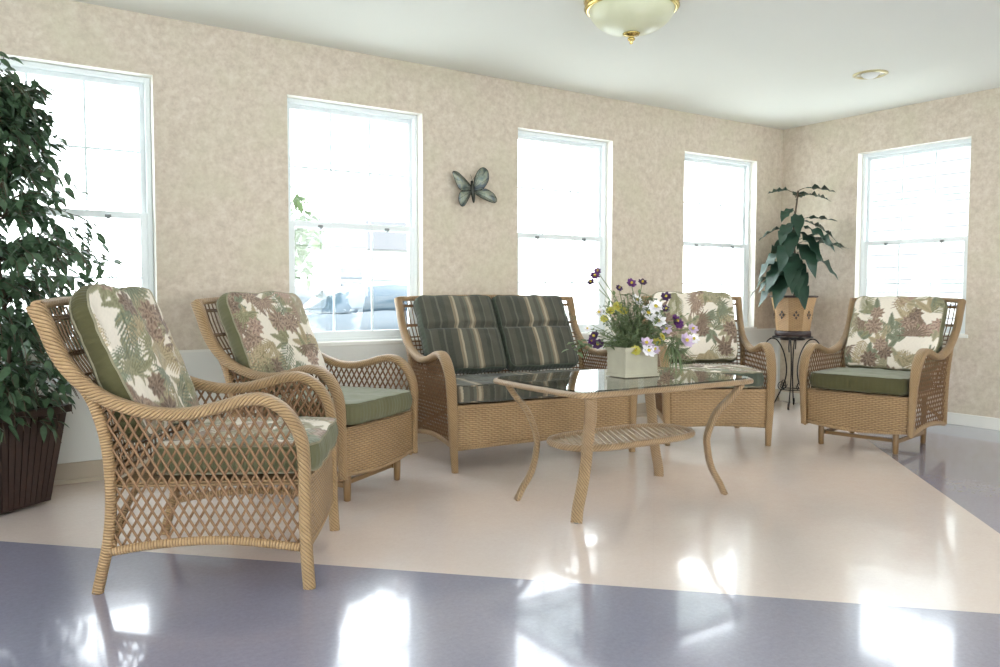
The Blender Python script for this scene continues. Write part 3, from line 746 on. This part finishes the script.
for k_ in range(8):
    a = 2*PI*k_/8+PI/8+PI/8; mid = Vector((math.cos(a), math.sin(a), 0)); side = Vector((-mid.y, mid.x, 0)); mb = MB()
    rr = .163*math.cos(PI/8)+.005
    for (uu, vv) in ((0, .024), (0, -.024), (.016, 0), (-.016, 0)):
        c = mid*rr+side*uu*1+Vector((0, 0, .185+vv)); q4 = [c+side*.010, c+Vector((0, 0, .014)), c-side*.010, c-Vector((0, 0, .014))]
        i0 = [mb.vert(p) for p in q4]; i1 = [mb.vert(p+mid*.004) for p in q4]; mb.face(i1, None, 0, False)
        for j in range(4): mb.face([i0[j], i0[(j+1) % 4], i1[(j+1) % 4], i1[j]], None, 0, False)
    mb.build('diamond_ornament', M['basketdark'], bk)
mb = MB(); mb.lathe([(.0, .30), (.08, .31), (.168, .30)], n=16, caps=False); mb.build('moss', M['soil'], bk)
rnd = random.Random(12)
mb = MB(); st = smooth_path([Vector((0, 0, .27)), Vector((.01, -.01, .6)), Vector((-.005, .01, .9)), Vector((.02, -.01, 1.26))], 8); mb.sweep(st, .016, .014, n=8)
rgt = Vector((.830, -.557, 0)); fwd = Vector((.557, .829, 0))
# (height, lateral dir in picture terms, depth dir, length, droop)
LV = [(1.26, -.9, -.2, .20, .35), (1.28, .9, -.3, .24, .35), (1.25, .3, .5, .18, .3), (1.23, 1., .1, .22, .45), (1.1, -.5, -.5, .20, .8), (1.02, .9, -.4, .26, .3), (1.0, 1.0, .0, .30, .75), (.98, -.6, -.6, .24, 1.0), (.92, -.35, -.7, .28, 1.1), (.95, -.9, .1, .24, .7),
      (.85, .8, -.6, .30, .5), (.82, 1.0, .1, .32, .35), (.82, -.5, -.6, .30, 1.1), (.80, .1, -1, .30, 1.2), (.76, -.8, -.2, .30, 1.1), (.74, .6, -.7, .28, 1.0), (.70, -.2, -1, .32, 1.2), (.68, -.7, -.6, .32, 1.2), (.66, .45, -.8, .32, 1.1), (.62, -.9, .2, .32, 1.1),
      (.60, .2, -1, .30, 1.2), (.56, -.5, -.8, .32, 1.2), (.58, .7, -.1, .28, .9), (.52, -.8, -.3, .30, 1.1), (.50, .3, -.9, .28, 1.1), (.66, .5, .5, .28, .8), (.85, -.2, .7, .26, .8), (1.05, -.2, -.8, .22, 1.1), (.9, .2, -.9, .26, 1.2), (.72, -.4, -.8, .3, 1.2), (.64, .0, -.9, .3, 1.2), (.95, .5, -.8, .28, .9)]
mbl = MB()
for (z, lx, dy, L, dr) in LV:
    if z < .70 and lx > .1: lx = -lx*.6
    elif z < .72: lx -= .3
    if .72 < z < 1.0 and lx > .4: L *= 1.15
    d = (rgt*lx+fwd*dy).normalized(); p0 = Vector((0, 0, z-.05)); pe = p0+d*.07+Vector((0, 0, .05)); mb.sweep([p0, p0+d*.03+Vector((0, 0, .035)), pe], .006, .006, n=5)
    e = pe+d*L; 
    if py_+e.y > 4.66: d.y = min(d.y, .15)
    if px_+e.x > 6.25: d.x = min(d.x, .3)
    leaf_into(mbl, pe, d*(1.0)+Vector((rnd.gauss(0, .1), 0, .15-.45*dr)), Vector((0, 0, 1))+d*.4, L*1.08, L*(.50 if z < 1.15 else .62), droop=dr*.5, fold=.10, nl=10, shape=.9, ruffle=.17)
lim = lambda p: (min(p[0], 6.262-px_), min(p[1], 4.672-py_), p[2])
mbl.v = [lim(p) for p in mbl.v]
mb.build('stem', M['bark'], bk); mbl.build('leaves', M['rubber'], bk, recalc=False)

# ------------------------------------------------------------------ flower arrangement on the table
fl = empty('flower_arrangement', (2.725, 2.885, TZ+.006), math.radians(-4)); tag(fl, 'mixed purple, white and yellow flowers in a pale wooden box on the glass table', 'flower arrangement')
M['palewood'] = plain('whitewashed_wood', srgb(176, 170, 150), .75, var=.3, vs=14, bump=.3, bd=.001, bs=40)
mb = MB(); bx, by, bh, th = .20, .145, .145, .012
for (c, d) in (((0, -by/2+th/2, bh/2), (bx, th, bh)), ((0, by/2-th/2, bh/2), (bx, th, bh)), ((-bx/2+th/2, 0, bh/2), (th, by-2*th, bh)), ((bx/2-th/2, 0, bh/2), (th, by-2*th, bh)), ((0, 0, .008), (bx-2*th, by-2*th, .014))): mb.box(c, d)
bevel(mb.build('wooden_box', M['palewood'], fl), .002)
mb = MB()
for (c, d) in (((0, -by/2-.003, bh-.010), (bx+.014, .006, .020)), ((0, by/2+.003, bh-.010), (bx+.014, .006, .020)), ((-bx/2-.003, 0, bh-.010), (.006, by, .020)), ((bx/2+.003, 0, bh-.010), (.006, by, .020))): mb.box(c, d)
bevel(mb.build('box_lip', M['palewood'], fl), .0015)
mb = MB()
for (c, d) in (((0, -by/2-.003, .008), (bx+.014, .006, .016)), ((-bx/2-.003, 0, .008), (.006, by, .016)), ((bx/2+.003, 0, .008), (.006, by, .016))): mb.box(c, d)
bevel(mb.build('box_foot_moulding', M['palewood'], fl), .0015)
mb = MB(); mb.box((0, 0, bh-.022), (bx-2*th-.002, by-2*th-.002, .02)); mb.build('moss', M['soil'], fl)
rnd = random.Random(9)
mbs = MB(); mbl = MB()
fcol = {'purple_bloom': plain('purple_petal', srgb(108, 52, 118), .6, var=.4, vs=60), 'violet_bloom': plain('dark_violet_petal', srgb(74, 44, 84), .6, var=.3, vs=60), 'white_bloom': plain('white_petal', srgb(238, 234, 236), .6, var=.08, vs=60), 'lilac_bloom': plain('lilac_petal', srgb(206, 184, 208), .6, var=.2, vs=60), 'yellow_bloom': plain('yellow_petal', srgb(190, 182, 84), .6, var=.25, vs=60)}
M['fcentre'] = plain('flower_centre', srgb(190, 170, 60), .7)
def bloom(nm, p, d, r, npet=7, layers=2, label=None):
    mb = MB(); d = d.normalized(); a = d.cross(Vector((0, 0, 1))); a = a.normalized() if a.length > .05 else Vector((1, 0, 0)); b = d.cross(a)
    for ly in range(layers):
        for k_ in range(npet):
            an = 2*PI*(k_+.5*ly)/npet+rnd.uniform(-.15, .15); dr = (a*math.cos(an)+b*math.sin(an))+d*(.35+.5*ly)
            leaf_into(mb, p, dr, d, r*(1-.25*ly), r*.62, droop=.05, fold=-.10, nl=4, shape=1.3)
    o = mb.build('blossom', fcol[nm], fl, recalc=False)
    mc = MB(); M3 = [(.0, -.004), (r*.2, 0), (r*.22, .006), (r*.1, .012), (0, .013)]
    mc.lathe(M3, (0, 0, 0), 8)
    mc.v = [tuple(p+a*x+b*y+d*(z+.004)) for x, y, z in mc.v]; mc.build('flower_centre', M['fcentre'], o)
    if label: o['label'] = label
RG = Vector((.83, -.557, 0)); FW = Vector((.557, .829, 0))
# (picture x offset m, height above table, depth, kind, radius)
FL = [(-.19, .46, .0, 'purple_bloom', .030), (-.175, .485, .02, 'purple_bloom', .022), (-.205, .43, .0, 'violet_bloom', .024), (-.01, .425, .0, 'purple_bloom', .030), (.05, .43, .03, 'violet_bloom', .026), (-.07, .40, .0, 'violet_bloom', .022),
      (.165, .36, .02, 'violet_bloom', .030), (.16, .30, .0, 'violet_bloom', .024), (.21, .24, -.02, 'purple_bloom', .042), (.225, .225, .0, 'purple_bloom', .03), (-.19, .165, -.03, 'violet_bloom', .034), (-.175, .125, -.04, 'violet_bloom', .034), (-.20, .14, 0, 'purple_bloom', .026),
      (-.08, .31, -.02, 'yellow_bloom', .030), (-.11, .29, .0, 'yellow_bloom', .026), (-.05, .29, -.01, 'yellow_bloom', .028), (.13, .165, -.06, 'yellow_bloom', .026), (.0, .10, -.09, 'yellow_bloom', .03), (.11, .14, -.04, 'yellow_bloom', .026), (-.14, .25, .0, 'yellow_bloom', .024),
      (.07, .28, -.02, 'white_bloom', .050), (.11, .31, .0, 'white_bloom', .046), (.12, .24, -.02, 'white_bloom', .046), (.02, .34, .02, 'white_bloom', .04), (.06, .10, -.10, 'white_bloom', .042), (.055, .135, -.08, 'lilac_bloom', .038), (.09, .105, -.09, 'lilac_bloom', .032), (.26, .145, -.02, 'lilac_bloom', .044), (.30, .15, .0, 'white_bloom', .034), (.30, .20, .02, 'lilac_bloom', .032), (-.16, .28, .02, 'white_bloom', .03), (.17, .20, .02, 'lilac_bloom', .034), (-.22, .20, .02, 'white_bloom', .022)]
Rinv = Matrix.Rotation(math.radians(4), 3, 'Z')
for (lx, hz, dp, kd, r) in FL:
    p = Rinv @ (RG*lx+FW*dp)+Vector((0, 0, hz+.03)); b0 = Vector((rnd.uniform(-.07, .07), rnd.uniform(-.04, .04), .13))
    mbs.sweep(smooth_path([b0, b0.lerp(p, .5)+Vector((0, 0, .03)), p], 4), .004, .004, n=5)
    d = Rinv @ (RG*(lx*1.5+rnd.gauss(0, .25))-FW*rnd.uniform(.5, 1.1))+Vector((0, 0, .5)); bloom(kd, p, d, r, 7 if kd != 'yellow_bloom' else 9, 2)
for i in range(170):
    lx = rnd.gauss(-.01, .10); hz = rnd.uniform(.05, .36)*(1-abs(lx)*1.2); p = Rinv @ (RG*lx+FW*rnd.gauss(0, .05))+Vector((0, 0, hz+.07)); b0 = Vector((rnd.uniform(-.07, .07), rnd.uniform(-.04, .04), .13)); p.z = max(p.z, .16)
    mbs.sweep([b0, p], .003, .003, n=4)
    for j in range(10):
        f = rnd.uniform(.3, 1.05); q_ = b0.lerp(p, f); d = Vector((rnd.gauss(0, 1), rnd.gauss(0, 1), rnd.uniform(-.1, 1))); leaf_into(mbl, q_, d, Vector((0, 0, 1)), rnd.uniform(.03, .055), rnd.uniform(.010, .018), .3, nl=3)
for i in range(110):      # grassy spray on the right side of the box
    b0 = Rinv @ (RG*.19-FW*.02)+Vector((0, 0, .16)) if i % 2 else Rinv @ (RG*.22+FW*.0)+Vector((0, 0, .13))
    d = Rinv @ (RG*rnd.gauss(.2, .8)-FW*rnd.gauss(.2, .6))+Vector((0, 0, rnd.gauss(.0, .9))); leaf_into(mbl, b0, d, Vector((0, 0, 1)), rnd.uniform(.08, .13), .006, .5, nl=4)
for sx in (-.24, -.27, -.25):
    for j in range(6): leaf_into(mbl, Rinv @ (RG*(sx+rnd.gauss(0, .02)))+Vector((0, 0, .13+rnd.uniform(-.02, .05))), Vector((rnd.gauss(0, 1), rnd.gauss(0, 1), rnd.gauss(0, .6))), Vector((0, 0, 1)), .045, .028, .2, nl=4)
for k_ in range(3): mbs.sweep(smooth_path([Vector((-.07, 0, .14)), Rinv @ (RG*-.17)+Vector((0, 0, .17)), Rinv @ (RG*(-.24-.015*k_))+Vector((0, 0, .11+.03*k_))], 4), .003, .003, n=4)
mbl.v = [(p[0], p[1], max(p[2], .004)) for p in mbl.v]
mbs.build('stems', M['bouquet_green'], fl, recalc=False); mbl.build('leaves', M['bouquet_green'], fl, recalc=False)

# ------------------------------------------------------------------ butterfly wall ornament
bf = empty('butterfly_ornament', (2.885, 4.655, 1.70)); tag(bf, 'blue-green metal butterfly ornament hung on the wall between two windows', 'wall ornament')
def wing_mat():
    t = NT('patinated_wing'); co = t.coord(); n = t.noise(18, co, 3); c = t.ramp(n, [(.35, srgb(104, 118, 116)), (.5, srgb(150, 154, 136)), (.65, srgb(116, 128, 138))])
    t.set(t.b.inputs['Base Color'], c); t.b.inputs['Metallic'].default_value = .3; t.b.inputs['Roughness'].default_value = .45; t.bump(t.noise(300, co, 1), .4, .001); return t.m
M['wing'] = wing_mat(); M['bfbody'] = plain('bronze_body', srgb(62, 62, 54), .4, metal=.5, var=.4, vs=50)
T0 = Matrix.Rotation(math.radians(-14), 3, 'Y')
mb = MB(); bp = [Vector((.015, -.012, -.085)), Vector((.010, -.016, -.05)), Vector((0, -.020, -.01)), Vector((-.004, -.022, .03)), Vector((-.008, -.024, .05))]
mb.sweep(smooth_path(bp, 4), lambda q: .008+.022*math.sin(PI*q)**.7, lambda q: .008+.022*math.sin(PI*q)**.7, n=10); mb.build('body', M['bfbody'], bf)
mb = MB(); mb.sweep([Vector((-.008, -.025, .046+.018*i/6)) for i in range(7)], lambda q: .004+.016*math.sin(PI*q)**.6, lambda q: .004+.016*math.sin(PI*q)**.6, n=10); mb.build('head', M['bfbody'], bf)
for sg in (-1, 1):
    mb = MB(); mb.sweep(smooth_path([Vector((-.008, -.026, .062)), Vector((-.008+sg*.014, -.04, .085)), Vector((-.008+sg*.03, -.05, .098))], 4), .0025, .0025, n=5); mb.build('antenna', M['bfbody'], bf)
def wing(nm, pts, fold):
    """outline pts (x, z), hinged on z axis, folded out from the wall by angle"""
    P = smooth_path([Vector((x, 0, z)) for x, z in pts], 5); R_ = Matrix.Rotation(fold, 3, 'Z'); off = Vector((0, -.022, 0))
    c = sum(P, Vector())/len(P); mb = MB(); fr = [mb.vert(R_ @ p+off) for p in P]; bkv = [mb.vert(R_ @ (p+Vector((0, .003, 0)))+off) for p in P]
    cf_ = mb.vert(R_ @ (c+Vector((0, -.004, 0)))+off); cb_ = mb.vert(R_ @ (c+Vector((0, -.001, 0)))+off); n = len(P)
    for i in range(n):
        j = (i+1) % n; mb.face([fr[i], fr[j], cf_]); mb.face([bkv[j], bkv[i], cb_]); mb.face([fr[i], bkv[i], bkv[j], fr[j]])
    w = mb.build(nm, M['wing'], bf)
    mb = MB(); Q = [R_ @ p+off for p in P]; mb.sweep(Q+[Q[0]], .004, .004, n=5, caps=False)
    for t in (.15, .3, .45, .6, .75, .9): mb.sweep([R_ @ P[0]+off+Vector((0, -.002, 0)), R_ @ P[int(t*(n-1))]+off+Vector((0, -.002, 0))], .0025, .0025, n=4)
    mb.build('wing_wire', M['bfbody'], w)
wing('upper_wing', [(.006, .01), (.012, .075), (.04, .135), (.075, .155), (.105, .130), (.110, .075), (.080, .02), (.04, -.005), (.008, .0)], math.radians(-22))
wing('lower_wing', [(.010, -.005), (.05, .005), (.095, .01), (.145, -.02), (.168, -.062), (.150, -.082), (.105, -.070), (.05, -.045), (.012, -.02)], math.radians(-22))
wing('upper_wing', [(-.010, .02), (-.045, .055), (-.09, .088), (-.135, .112), (-.170, .105), (-.150, .055), (-.115, .0), (-.06, -.012), (-.012, .0)], math.radians(6))
wing('lower_wing', [(-.010, -.005), (-.05, -.008), (-.105, -.02), (-.120, -.07), (-.100, -.112), (-.07, -.108), (-.035, -.06), (-.012, -.02)], math.radians(6))

# ------------------------------------------------------------------ ceiling lamp and downlight
cl = empty('ceiling_lamp', (2.84, 3.04, HC)); tag(cl, 'flush ceiling lamp with frosted bowl, brass ring and brass finial', 'ceiling lamp')
mb = MB(); mb.lathe([(.20, 0), (.235, -.004), (.243, -.016), (.236, -.028), (.222, -.032), (.236, -.044), (.240, -.054), (.226, -.066), (.205, -.064), (.2, -.03)], n=48, caps=False); mb.build('brass_ring', M['brass'], cl)
t = NT('frosted_glass'); t.b.inputs['Base Color'].default_value = srgb(214, 212, 184); t.b.inputs['Roughness'].default_value = .35
t.set(t.b.inputs['Base Color'], t.mix(t.noise(9, t.coord(), 3), srgb(222, 220, 192), srgb(202, 202, 168))); t.b.inputs['Subsurface Weight'].default_value = .3; t.b.inputs['Subsurface Radius'].default_value = (.05, .05, .04)
mb = MB(); mb.lathe([(.215*math.cos(a), -.058-.125*math.sin(a)) for a in [i*PI/2/14 for i in range(14)]]+[(.004, -.1835)], n=48, caps=False); mb.build('glass_bowl', t.m, cl)
mb = MB(); mb.lathe([(.0, -.180), (.045, -.181), (.040, -.188), (.018, -.193), (.012, -.200), (.020, -.206), (.016, -.215), (.006, -.222), (.009, -.228), (.001, -.236)], n=20, caps=False); mb.build('finial', M['brass'], cl)
dl = empty('recessed_downlight', (5.17, 3.17, HC)); tag(dl, 'small round recessed downlight in the ceiling, unlit', 'ceiling light')
M['dltrim'] = plain('downlight_trim', srgb(190, 178, 140), .3, metal=.7); M['dlchrome'] = plain('downlight_reflector', srgb(210, 208, 200), .12, metal=1)
mb = MB(); mb.lathe([(.112, 0), (.112, -.006), (.098, -.012), (.090, -.010), (.088, -.001)], n=32, caps=False); mb.build('trim_ring', M['dltrim'], dl)
mb = MB(); mb.lathe([(.088, -.004), (.075, -.002), (.06, -.003)], n=32, caps=False); mb.build('reflector', M['dlchrome'], dl)
mb = MB(); mb.lathe([(.06, -.003), (.045, -.020), (.02, -.030), (.001, -.032)], n=24, caps=False); mb.build('bulb', plain('frosted_bulb', srgb(225, 225, 220), .3), dl)

# ------------------------------------------------------------------ outside
m = MB(); m.box((8, 25, -.40), (160, 120, .1)); tag(m.build('ground', plain('pale_pavement', srgb(232, 234, 230), .9, var=.1, vs=.4)), kind='structure')
def vehicle(loc, rz, body, label):
    r = empty('parked_car', loc, rz); tag(r, label, 'car', 'parked cars outside')
    mb = MB(); secs = [(-2.1, .55, .75), (-2.0, .35, .95), (-1.3, .28, 1.0), (-.9, .28, 1.02), (0, .28, 1.0), (.9, .28, .98), (1.7, .3, .88), (2.05, .4, .72)]
    rings = [[Vector((x, -.85, a)), Vector((x, .85, a)), Vector((x, .88, (a+b)/2)), Vector((x, .80, b)), Vector((x, -.80, b)), Vector((x, -.88, (a+b)/2))] for x, a, b in secs]
    mb.loft(rings, [s[0] for s in secs]); mb.build('body', body, r)
    mb = MB(); secs = [(-1.75, .98, 1.0), (-1.25, .98, 1.42), (-.5, .98, 1.48), (.2, .98, 1.44), (.95, .96, 1.0)]
    rings = [[Vector((x, -.78, a)), Vector((x, .78, a)), Vector((x, .62, b)), Vector((x, -.62, b))] for x, a, b in secs]
    mb.loft(rings, [s[0] for s in secs]); mb.build('cabin', plain('car_glass', srgb(60, 74, 84), .15), r)
    for x in (-1.3, 1.3):
        for y in (-.86, .86):
            mb = MB(); mb.lathe([(.02, -.1), (.30, -.1), (.33, -.07), (.33, .07), (.30, .1), (.02, .1)], n=20); mb.v = [(x+a, y+c, .33+b) for a, b, c in mb.v]; mb.build('wheel', plain('tyre', srgb(90, 90, 92), .8), r)
blu = plain('pale_blue_car_paint', srgb(76, 84, 90), .3); gry = plain('silver_car_paint', srgb(84, 90, 96), .3)
vehicle((6.9, 13.8, -.35), math.radians(10), blu, 'parked car seen pale beyond the window behind the loveseat')
vehicle((5.2, 17.5, -.35), math.radians(-170), gry, 'silver parked car far beyond the second window')
def house(loc, dims, rz, label, fenestrated=True):
    r = empty('building', loc, rz); tag(r, label, 'building', 'buildings outside'); w, d, h = dims
    wm = bpy.data.materials.get('siding')
    if wm is None:
        t = NT('siding'); z = t.sep(t.pos())[2]; f = t.math('FRACT', t.math('DIVIDE', z, .2)); t.set(t.b.inputs['Base Color'], t.mix(t.math('LESS_THAN', f, .14), srgb(170, 170, 166), srgb(96, 96, 98))); wm = t.m
    mb = MB(); mb.box((0, 0, h/2), (w, d, h)); mb.build('siding_wall', wm, r)
    mb = MB(); i = [mb.vert(p) for p in ((-w/2-.4, -d/2-.5, h), (w/2+.4, -d/2-.5, h), (w/2+.4, d/2+.5, h), (-w/2-.4, d/2+.5, h), (-w/2-.4, 0, h+1.6), (w/2+.4, 0, h+1.6))]
    for f in ((0, 1, 5, 4), (2, 3, 4, 5), (0, 4, 3), (1, 2, 5), (0, 3, 2, 1)): mb.face([i[k_] for k_ in f], None, 0, False)
    mb.build('roof', plain('shingle_roof', srgb(86, 86, 88), .9, var=.2), r)
    for x in ((-w*.3, 0, w*.3) if fenestrated else ()):
        mb = MB(); mb.box((x, -d/2-.02, h*.55), (1.0, .06, 1.2)); mb.build('window', plain('far_window', srgb(70, 78, 84), .2), r)
house((15.5, 3.5, -.35), (12, 6, 4.2), math.radians(-90), 'pale siding building outside the right wall window', False)
house((14, 36, -.35), (14, 7, 3.2), math.radians(0), 'low pale building across the car park')
rt = random.Random(2)
def tree(loc, h, label):
    r = empty('tree', loc); tag(r, label, 'tree', 'trees outside')
    mb = MB(); mb.sweep([Vector((0, 0, 0)), Vector((.05, 0, h*.4)), Vector((0, .05, h*.8))], .22, .22, n=8); mb.build('trunk', M['bark'], r)
    mb = MB()
    for i in range(900):
        a, b, rr = rt.uniform(0, 2*PI), rt.uniform(-1, 1), rt.random()**.4*h*.33; s_ = math.sqrt(1-b*b)
        p = Vector((rr*s_*math.cos(a), rr*s_*math.sin(a), h*.66+rr*b)); leaf_into(mb, p, Vector((rt.gauss(0, 1), rt.gauss(0, 1), rt.gauss(0, 1))), Vector((0, 0, 1)), .28, .16, nl=2)
    mb.build('foliage', leaf_mat('pale_leaf', srgb(84, 102, 66), srgb(104, 120, 84)), r, recalc=False)
tree((4.6, 15.0, -.35), 3.6, 'small pale green tree beyond the second window')
